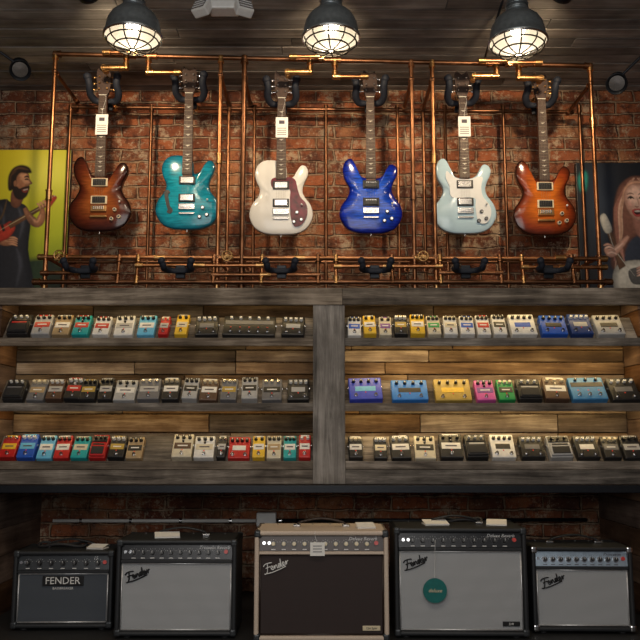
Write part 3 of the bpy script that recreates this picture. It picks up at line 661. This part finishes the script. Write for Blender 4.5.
def bgL(X,Y):
    t=np.clip((Y-150)/138,0,1)[...,None]; u=np.clip(X/68,0,1)[...,None]
    c=np.array([0.86,0.70,0.02])*(1-t)+np.array([0.30,0.42,0.02])*t
    c=c*(1-0.35*u)+np.array([0.30,0.55,0.03])*0.35*u
    glow=np.exp(-(((X-48)/26)**2+((Y-172)/24)**2))[...,None]; c=c+glow*np.array([0.25,0.25,0.10])
    return np.clip(c*(1-0.55*np.clip((Y-235)/50,0,1)[...,None]),0,1)
p=Print(-75,68,150,288,bgL)
sk=(0.40,0.17,0.085); skl=(0.62,0.31,0.17); skd=(0.20,0.075,0.04); hr=(0.02,0.011,0.008); sh_=(0.02,0.022,0.03); rg=(0.45,0.04,0.02)
p.fill([(-75,300),(-75,258),(-20,250),(10,262),(45,258),(72,264),(72,300)],(0.02,0.045,0.02),6,10,0.8)
p.fill([(46,300),(48,266),(54,262),(60,268),(72,266),(72,300)],(0.01,0.02,0.012),2)
p.fill([(-22,214),(-10,203),(4,199),(10,202),(20,203),(27,208),(31,222),(30,250),(34,300),(-32,300),(-27,250)],sh_,1.2,8,0.4,0.3)
p.strand([(0,206),(4,222),(2,244)],2.0,(0.05,0.055,0.075),3); p.strand([(17,206),(23,222),(20,240)],2.2,(0.06,0.065,0.085),3); p.strand([(18,248),(23,264),(20,286)],2.5,(0.055,0.06,0.08),3)
p.fill([(10,204),(11,190),(23,192),(21,203),(16,208)],skd,1.2,4,0.6)
p.fill([(10.5,178),(14,171),(21,170),(26.5,174),(27.8,179),(30.6,183.5),(28,185),(27.8,188),(26,193),(22,197),(16,196),(11.5,191),(9.5,184)],sk,0.8,5,0.45,0.35)
p.fill([(17,175),(23,173),(26.3,178),(29.5,183),(26.5,184.3),(23,184),(19,180)],skl,2.2,3,0.7)
p.fill([(11,187),(15,186.5),(18,188.5),(22,187),(27.8,186),(27.6,191),(25,197),(19,200),(13,196)],hr,1.4,3,0.8)
p.fill([(20.5,189.6),(26.2,188.2),(26.8,190.2),(24.8,192.8),(21.5,192.2)],(0.30,0.05,0.035),0.8); p.fill([(22,189.8),(26,188.7),(26,189.7),(22.4,190.7)],(0.75,0.7,0.62),0.6)
p.fill([(6.5,189),(6,177),(10,168.5),(18,165),(26,167),(29.4,172.5),(25,173.5),(18,173),(14.5,178),(14.5,184),(12.5,188),(9.5,191)],hr,1.6,3,0.8)
p.strand([(9,173),(16,168),(26,170)],1.2,(0.12,0.055,0.025),1.5); p.strand([(8.5,186),(8.5,176),(14,171)],1.0,(0.10,0.045,0.02),1.5)
p.fill([(11.6,182),(13.6,180.4),(15,183),(13.6,186.4),(12,185.6)],sk,0.8,1.5)
p.strand([(22,177.4),(24.5,176.4),(27,177.4)],0.8,hr,0.8); p.strand([(22.6,179.8),(24.6,179.2),(26.6,179.8)],0.8,(0.03,0.012,0.01),0.9); p.strand([(27,180),(29.6,183.2),(27,184.4)],0.5,skd,0.8)
p.fill([(-14,208),(-6,206),(-2,222),(4,236),(14,239),(14,245),(2,245),(-8,234),(-15,220)],sk,1,3,0.5)
p.strand([(-10,210),(-6,224),(2,238),(12,242)],1.8,skl,2)
for i in range(4): p.strand([(10,237.4+i*2.2),(15,237.6+i*2.2),(19,239.4+i*2.2)],1.1,skl,0.8)
p.fill([(-28,226),(-18,218),(-6,220),(2,225),(11,221),(16,228),(10,238),(0,243),(-10,250),(-24,248),(-31,238)],rg,1,3,0.35,0.2,-0.4)
for (qx,qy) in ((-2,231),(3,228.5)): p.fill([(qx-2,qy-3),(qx+0.4,qy-4.4),(qx+3,qy+2),(qx+0.6,qy+3.4)],(0.03,0.02,0.02),0.7,smooth=False)
p.fill([(8,224),(44,203),(46.4,206.6),(11,229)],(0.16,0.07,0.03),0.8,2,smooth=False)
p.fill([(43,202),(50,195.5),(56,197),(53,203),(47,209)],rg,0.9,3)
for i in range(3): p.fill([(47+i*2.6,198.6-i*1.2),(48.4+i*2.6,197.6-i*1.2),(49+i*2.6,199-i*1.2)],(0.8,0.7,0.5),0.6)
p.strand([(-4,233),(20,219),(45,204.8)],0.35,(0.75,0.6,0.35),0.6)
p.strand([(24,208),(31,219),(38,223),(42,216),(42,208)],4.6,sk,1.0,0.45); p.strand([(29,215),(37,222),(41,214)],1.8,skl,2.2)
for i in range(4): p.strand([(36+i*2.7,203.6-i*1.5),(38.4+i*2.7,205-i*1.5),(40+i*2.7,209.4-i*1.5)],1.2,skl,0.8)
p.strand([(6,199),(2,216),(-6,226)],1.2,(0.10,0.06,0.03),1)
p.build()
def bgR(X,Y):
    c=np.zeros(X.shape+(3,)); c[:]=(0.008,0.011,0.018)
    c+=np.exp(-(((X-600)/16)**2+((Y-205)/40)**2))[...,None]*np.array([0.02,0.03,0.05]); return c
p=Print(579,722,163,290.5,bgR)
p.fill([(580,177),(585,170),(590.5,174),(589,189),(584,194),(580,188)],(0.02,0.35,0.30),3,4,0.3); p.fill([(583,178),(586,176),(586.5,184),(583.6,186)],(0.35,0.85,0.75),2.5,2)
p.fill([(600,300),(605,262),(611,246),(624,234),(645,228),(668,234),(680,300)],(0.03,0.04,0.065),1.5,8,0.4)
p.fill([(609,266),(612,236),(614,212),(617,196),(623,184),(636,176),(650,179),(660,192),(663,215),(670,240),(668,266),(655,250),(640,236),(627,244),(618,268)],(0.20,0.085,0.06),2.2,5,0.5)
HC=[(0.50,0.25,0.16),(0.66,0.28,0.24),(0.80,0.54,0.40),(0.34,0.14,0.10),(0.60,0.38,0.26)]
rr=random.Random(5)
for i in range(34):
    o=rr.random()*13; j=rr.random()*4
    p.strand([(637-o*0.5,178+o*0.35),(624-o*0.6+j,192+o),(619-o*0.4+j,212),(618-o*0.25+j,234),(610+o*0.8+j,250+rr.random()*18)],0.55+0.6*rr.random(),HC[i%5],1.1,0.7,0.85)
for i in range(24):
    o=rr.random()*9; j=rr.random()*4
    p.strand([(640+o*0.6,178+j*0.4),(652+o*0.9,190+j),(656+o*0.8,212),(654+o*1.2,236),(648+o*2,250+rr.random()*16)],0.6+0.6*rr.random(),HC[(i+2)%5],1.1,0.7,0.85)
fs=(0.62,0.34,0.26); fl=(0.84,0.56,0.45); fd=(0.36,0.16,0.12)
p.fill([(634,228),(634,210),(650,210),(651,230),(642,240)],fd,1.5,4,0.7)
p.fill([(625.4,200),(626.8,190),(633,184.3),(644,184),(650.6,190),(651.8,203),(648,214),(641,221),(634.4,218),(628.4,210)],fs,0.9,6,0.5,-0.15)
p.fill([(629,198),(631,189),(638,186.4),(645,190),(646.6,202),(641,208),(632,206)],fl,4.5,4,0.8)
p.strand([(624,206),(626,191),(634,183),(648,183.5),(655,192)],1.5,(0.62,0.34,0.23),1.4)
for ex,dx in ((632.2,0),(643.6,0)):
    p.strand([(ex-3.2,198.6),(ex,196.8),(ex+3.2,198.6)],0.9,(0.03,0.015,0.012),0.9); p.fill([(ex-1.2,197.4),(ex+0.2,196.8),(ex+1.4,197.6),(ex,199.2)],(0.02,0.015,0.02),0.8); p.strand([(ex-3.6,194.6),(ex,193.2),(ex+3.4,194.4)],0.55,(0.24,0.11,0.07),0.9)
    p.fill([(ex-3.5,203),(ex,202),(ex+3,204),(ex,207)],(0.80,0.38,0.32),3.5,3,0.9,al=0.45)
p.strand([(638.4,197),(639.6,202),(640.4,205.6)],0.5,fd,1.2,al=0.7); p.strand([(635.8,206),(638,207),(640.4,206)],0.6,fd,0.8)
p.fill([(632.6,210.6),(638.5,208.6),(644,210.4),(642,216),(636,216.4)],(0.50,0.07,0.07),0.8,1.5); p.fill([(634.6,211.2),(638.6,210),(642.4,211.2),(640.4,214.2),(636.4,214.4)],(0.05,0.01,0.01),0.7); p.fill([(635.4,211),(638.6,210.2),(641.6,211),(641,212),(636,212)],(0.85,0.8,0.75),0.5)
p.fill([(614,266),(632,260),(655,263),(674,273),(674,300),(620,300),(610,284)],(0.58,0.56,0.50),1.2,7,0.4,0,-0.3); p.fill([(626,271),(638,267),(648,271),(646,282),(630,284)],(0.10,0.10,0.10),1)
p.fill([(617,270),(606.5,232),(611,230),(623.5,266)],(0.14,0.07,0.04),0.8,2,smooth=False)
p.fill([(605,233),(600,218),(606,214),(612,230)],(0.58,0.56,0.50),0.9,2)
p.strand([(608.6,232),(614,250),(632,276)],0.35,(0.8,0.78,0.7),0.6)
p.strand([(664,240),(669,254),(660,266),(646,270)],5.2,fs,1.1,0.45)
for i in range(4): p.strand([(651,265+i*2.6),(642,265.6+i*2.6),(634,269+i*2.4)],1.25,fl if i%2 else fs,0.8)
p.strand([(628,236),(617,248),(609,254),(604,248)],4.0,fs,1.1,0.45); p.strand([(622,243),(613,250),(607,250)],1.5,fl,2)
for i in range(4): p.strand([(602.5+i*1.2,245.6+i*2.7),(607+i*1.2,244.2+i*2.7),(612+i*1.2,246.4+i*2.7)],1.15,fl if i%2 else fs,0.8)
p.build()

# ------------------------------------------------------------------ amplifiers
TX_black=plain('black_tolex',(0.016,0.018,0.021),0.5,var=0.4,scale=300); TX_blonde=plain('blonde_tolex',(0.62,0.51,0.41),0.55,var=0.12,scale=260)
CL_silver=cloth('silver_grille',(0.20,0.21,0.22),(0.74,0.76,0.78)); CL_ox=cloth('oxblood_grille',(0.014,0.008,0.008),(0.06,0.036,0.032)); CL_dark=cloth('dark_grille',(0.03,0.036,0.045),(0.13,0.15,0.18))
M_pan=plain('panel_black',(0.012,0.012,0.014),0.3,0.3); M_pansil=plain('panel_silver',(0.45,0.55,0.64),0.35,0.7); M_panbr=plain('panel_brown',(0.035,0.022,0.018),0.35,0.2); M_pangrey=plain('panel_dark_grey',(0.05,0.055,0.06),0.35,0.4)
M_sil=plain('silver_piping',(0.62,0.62,0.62),0.35,0.5)
M_tealtag=plain('teal_tag',(0.0,0.14,0.13),0.5)
SF=[(0.10,0.80),(0.35,0.97),(0.75,0.98),(1.15,0.90)],[(0.62,0.95),(0.52,0.6),(0.38,0.2),(0.15,-0.05),(-0.05,0.0)],[(0.28,0.5),(0.55,0.56),(0.85,0.54)]
SE=[(0.85,0.28),(1.08,0.40),(1.0,0.56),(0.86,0.42),(0.92,0.16),(1.12,0.18),(1.28,0.52),(1.27,0.14),(1.40,0.46),(1.54,0.48),(1.56,0.15),(1.70,0.2),(1.96,0.50),(1.80,0.52),(1.72,0.28),(1.86,0.12),(2.02,0.5),(2.14,1.0),(2.05,0.2),(2.22,0.16),(2.42,0.40),(2.34,0.56),(2.22,0.4),(2.30,0.14),(2.50,0.2),(2.66,0.55),(2.66,0.14),(2.76,0.42),(2.95,0.52)]
def script_logo(b,x,z,s,mat,y=-0.004,rot=0.25):
    M=T((x,y,z))@RY(-rot)
    for st in list(SF)+[SE,[(0.15,-0.05),(0.9,-0.12),(1.8,-0.08),(2.5,0.0)]]:
        b.tube([Vector((p.x,0,p.y)) for p in catmull([(a*s,c*s,0) for a,c in st],False,4)],s*0.055,mat,n=6,M=M)
def amp(px0,px1,pt,Y,kind,depth=0.25,rot=0.0):
    zt=xz(0,pt,Y)[1]; x0=xz(px0,590,Y)[0]; x1=xz(px1,590,Y)[0]; base=0.068; w=x1-x0; H=zt-base; f=0.012; h=H-f
    b=B(); t=0.02
    tx={'blonde':TX_blonde}.get(kind,TX_black)
    cl={'blonde':CL_ox,'small':CL_dark}.get(kind,CL_silver)
    pn={'blonde':M_panbr,'silverface':M_pansil,'small':M_pangrey}.get(kind,M_pan)
    pip={'blonde':M_panbr,'small':M_sil}.get(kind,M_sil)
    b.box((0,depth/2,f+h-t/2),(w,depth,t),tx,0.008,seg=3); b.box((0,depth/2,f+t/2),(w,depth,t),tx,0.008,seg=3)
    for sx in (-1,1): b.box((sx*(w/2-t/2),depth/2,f+h/2),(t,depth,h),tx,0.008,seg=3)
    b.box((0,depth-0.012,f+h/2),(w-t,0.016,h-t),tx)
    ph=0.066; zp=f+h-t-ph/2
    Mp=T((0,0.018,zp))@RX(math.radians(-12))
    b.box((0,0.012,0),(w-2*t,0.024,ph),pn,0.001,M=Mp)
    b.box((0,0.012,f+h-t-ph-0.006),(w-2*t,0.018,0.012),tx,0.002)
    n=10 if kind!='small' else 7
    for i in range(n):
        x=(-0.36+0.70*i/(n-1))*w
        b.cyl((x,0.0,-0.004),(x,-0.016,-0.004),0.0105,M_black if kind!='blonde' else M_cream,0.008,n=12,M=Mp)
        b.cyl((x,0.0,-0.004),(x,-0.003,-0.004),0.0135,M_chrome if kind=='silverface' else M_black,n=14,M=Mp)
        b.box((x,-0.0165,0.001),(0.0016,0.001,0.009),M_white,M=Mp)
        b.box((x,-0.0006,-0.026),(0.018,0.001,0.003),M_white if kind!='silverface' else M_ink,M=Mp); 
        for k in range(5):
            a=math.pi*(0.15+0.7*k/4); b.box((x+0.019*math.cos(a),-0.0006,-0.004+0.019*math.sin(a)),(0.0018,0.001,0.0018),M_white if kind!='silverface' else M_ink,M=Mp)
    for i in range(2): b.cyl((-w*0.43+i*0.022,0,0.0),(-w*0.43+i*0.022,-0.004,0.0),0.007,M_chrome,n=12,M=Mp)
    b.cyl((w*0.41,0,0),(w*0.41,-0.01,0),0.009,pm((0.6,0.05,0.04)),n=12,M=Mp)
    # model lettering on the panel
    lab={'twin':'Tremolo Reverb','blonde':'Deluxe Reverb','tone':'Deluxe Reverb','silverface':'Princeton','small':'15'}[kind]
    vs,fs_=text_lists(lab,0.020,0.0004,0.3); b.add(vs,fs_,M_white if kind!='silverface' else M_ink,Mp@T((w*0.31,-0.001,0.018))@UP)
    zg0=f+t; zg1=f+h-t-ph-0.012; gh=zg1-zg0
    b.box((0,0.022,(zg0+zg1)/2),(w-2*t-0.002,0.012,gh-0.002),cl,0.004)
    a=w/2-t-0.005; q=0.0045
    b.tube([(-a,0.015,zg0+q),(a,0.015,zg0+q)],0.0035,pip,n=6); b.tube([(-a,0.015,zg1-q),(a,0.015,zg1-q)],0.0035,pip,n=6)
    for sx in (-1,1): b.tube([(sx*a,0.015,zg0+q),(sx*a,0.015,zg1-q)],0.0035,pip,n=6)
    if kind=='small':
        b.box((0,0.010,zg1-0.034),(0.185,0.008,0.044),M_black,0.002)
        vs,fs_=text_lists('FENDER',0.044); b.add(vs,fs_,M_white,T((0,0.0045,zg1-0.034))@UP)
        vs,fs_=text_lists('BASSBREAKER',0.015); b.add(vs,fs_,M_white,T((0,0.014,zg1-0.068))@UP)
    else:
        lm=M_white if kind in('blonde',) else M_black
        script_logo(b,-w/2+0.045,zg1-0.082,0.038,lm,0.010,0.35)
        if kind!='blonde': script_logo(b,-w/2+0.047,zg1-0.084,0.038,M_steel,0.013,0.35)
    if kind in('blonde','tone'):
        b.box((w/2-0.075,0.012,zg0+0.03),(0.075,0.004,0.020),M_cream if kind=='blonde' else M_black,0.002)
        vs,fs_=text_lists('12in Spkr' if kind=='blonde' else 'D/R',0.013); b.add(vs,fs_,M_black if kind=='blonde' else M_white,T((w/2-0.075,0.0095,zg0+0.03))@UP)
    for sx in (-1,1):
        for zz in (f+0.014,f+h-0.014):
            for yy in (0.013,depth-0.013):
                b.box((sx*(w/2-0.013),yy,zz),(0.030,0.030,0.032),M_chrome if kind in('silverface',) else M_pangrey,0.009,seg=3)
        for yy in (0.04,depth-0.04): b.cyl((sx*(w/2-0.05),yy,0.001),(sx*(w/2-0.05),yy,f+0.004),0.016,M_rubber,n=14)
    hz=f+h; hl=0.11
    p=catmull([(-hl,depth/2,hz+0.006),(-hl*0.85,depth/2,hz+0.022),(0,depth/2,hz+0.038),(hl*0.85,depth/2,hz+0.022),(hl,depth/2,hz+0.006)],False,5)
    for i in range(len(p)-1):
        d=(p[i+1]-p[i]); mid=(p[i]+p[i+1])/2; b.box((0,0,0),(d.length*1.15,0.026,0.008),M_black if kind!='blonde' else M_panbr,0.003,M=T(mid)@RY(-math.atan2(d.z,d.x)))
    for sx in (-1,1): b.box((sx*hl,depth/2,hz+0.006),(0.035,0.032,0.012),M_chrome,0.004)
    for i in range(6): b.cyl((-w*0.35+i*w*0.14,depth*0.82,hz),(-w*0.35+i*w*0.14,depth*0.82,hz+0.003),0.005,M_chrome,n=10)
    def booklet(x,y,a,s=(0.11,0.08)):   # leaflet lying on the amp, cover slightly lifted
        Mb=T((x,y,hz+0.003))@RZ(a); b.box((0,0,0),(s[0],s[1],0.004),M_paper,M=Mb); b.box((0,0.0,0.010),(s[0],s[1],0.0015),M_paper,M=Mb@RX(0.16))
    if kind=='twin': booklet(-0.06,depth*0.35,0.2)
    if kind=='tone':
        booklet(-w*0.16,depth*0.40,0.1); booklet(w*0.32,depth*0.4,-0.2,(0.09,0.09))
        tg=(-w*0.20,-0.004,f+h*0.42); b.cyl(tg,(tg[0],-0.007,tg[2]),0.052,M_tealtag,n=40)
        vs,fs_=text_lists('deluxe',0.022,shear=0.3); b.add(vs,fs_,M_cream,T((tg[0],-0.0085,tg[2]))@UP)
        b.tube(catmull([(tg[0],-0.004,tg[2]+0.05),(tg[0]+0.002,-0.004,tg[2]+0.12),(tg[0]+0.005,-0.003,f+h-0.05)]),0.001,M_white,n=5)
    if kind=='blonde':
        b.box((0.04-w*0.10,-0.003,f+h-0.075),(0.062,0.002,0.056),M_paper)
        for k in range(3): b.box((0.04-w*0.10,-0.0045,f+h-0.062-0.012*k),(0.038,0.001,0.003),M_ink)
        b.tube(catmull([(0.04-w*0.1,-0.003,f+h-0.050),(0.03-w*0.1,-0.004,f+h-0.02),(0.03-w*0.1,-0.002,f+h)]),0.001,M_white,n=5)
        booklet(w*0.34,depth*0.4,0.1,(0.08,0.08))
    if kind=='small':
        booklet(w*0.30,depth*0.3,-0.2,(0.08,0.06))
        b.tube(catmull([(0.11*math.cos(a)-0.04,depth*0.5+0.05*math.sin(a),hz+0.014+0.007*math.sin(3*a)) for a in [k*0.5 for k in range(22)]],False,3),0.006,M_rubber,n=8)
    if kind=='tone':
        b.tube(catmull([(0.09*math.cos(a)+0.04,depth*0.62+0.04*math.sin(a),hz+0.014+0.007*math.sin(3*a)) for a in [k*0.5 for k in range(20)]],False,3),0.006,M_rubber,n=8)
    b.obj('guitar_amplifier',((x0+x1)/2,Y,base),(0,0,rot))
amp(12,112,551,3.74,'small',0.24,0.02)
amp(115,236,540,3.60,'twin',0.28)
amp(254,389,531,3.52,'blonde',0.30)
amp(395,528,528,3.60,'tone',0.32,-0.02)
amp(533,634,547,3.68,'silverface',0.26,-0.03)

# ------------------------------------------------------------------ lights
def area(name,loc,aim,sx,sy,e,col,spread=None):
    l=bpy.data.lights.new(name,'AREA'); l.shape='RECTANGLE'; l.size=sx; l.size_y=sy; l.energy=e; l.color=col
    if spread: l.spread=spread
    o=bpy.data.objects.new(name,l); bpy.context.collection.objects.link(o); o.location=loc
    d=(Vector(aim)-Vector(loc)).normalized(); o.rotation_euler=d.to_track_quat('-Z','Y').to_euler(); return o
for bi,(x0,x1) in enumerate(bays):
    xc=(x0+x1)/2
    for zz,e in ((zt0+0.008,(0.6,0.8)[bi]),(rows[0]-0.031,(0.9,3.0)[bi]),(rows[1]-0.031,(0.9,2.0)[bi])):
        area('led_strip_light',(xc,YF+0.022,zz),(xc,YB,zz-0.16),x1-x0-0.08,0.006,e,(1,0.70,0.30))
area('front_fill_light',(-0.3,-0.7,1.8),(0,4.5,1.5),2.2,1.8,46,(1.0,0.97,0.93))  # soft fill added behind the camera to brighten the guitar fronts, no real window
area('overhead_fill_light',(0,1.6,2.98),(0,1.9,0),2.4,1.0,26,(1,0.86,0.68))  # unseen warm fill added overhead to lift the lower section, no modelled fixture
w=bpy.data.worlds.new('world'); bpy.context.scene.world=w; w.use_nodes=True
w.node_tree.nodes['Background'].inputs[0].default_value=(0.74,0.77,0.85,1); w.node_tree.nodes['Background'].inputs[1].default_value=0.15
cam=bpy.data.cameras.new('camera'); cam.sensor_width=36; cam.lens=36*F/640
co=bpy.data.objects.new('camera',cam); bpy.context.collection.objects.link(co)
co.location=(0,0,CAMZ); co.rotation_euler=(math.pi/2+PITCH,0,0); bpy.context.scene.camera=co
try: bpy.context.scene.view_settings.view_transform='Standard'
except Exception as e: print(e)
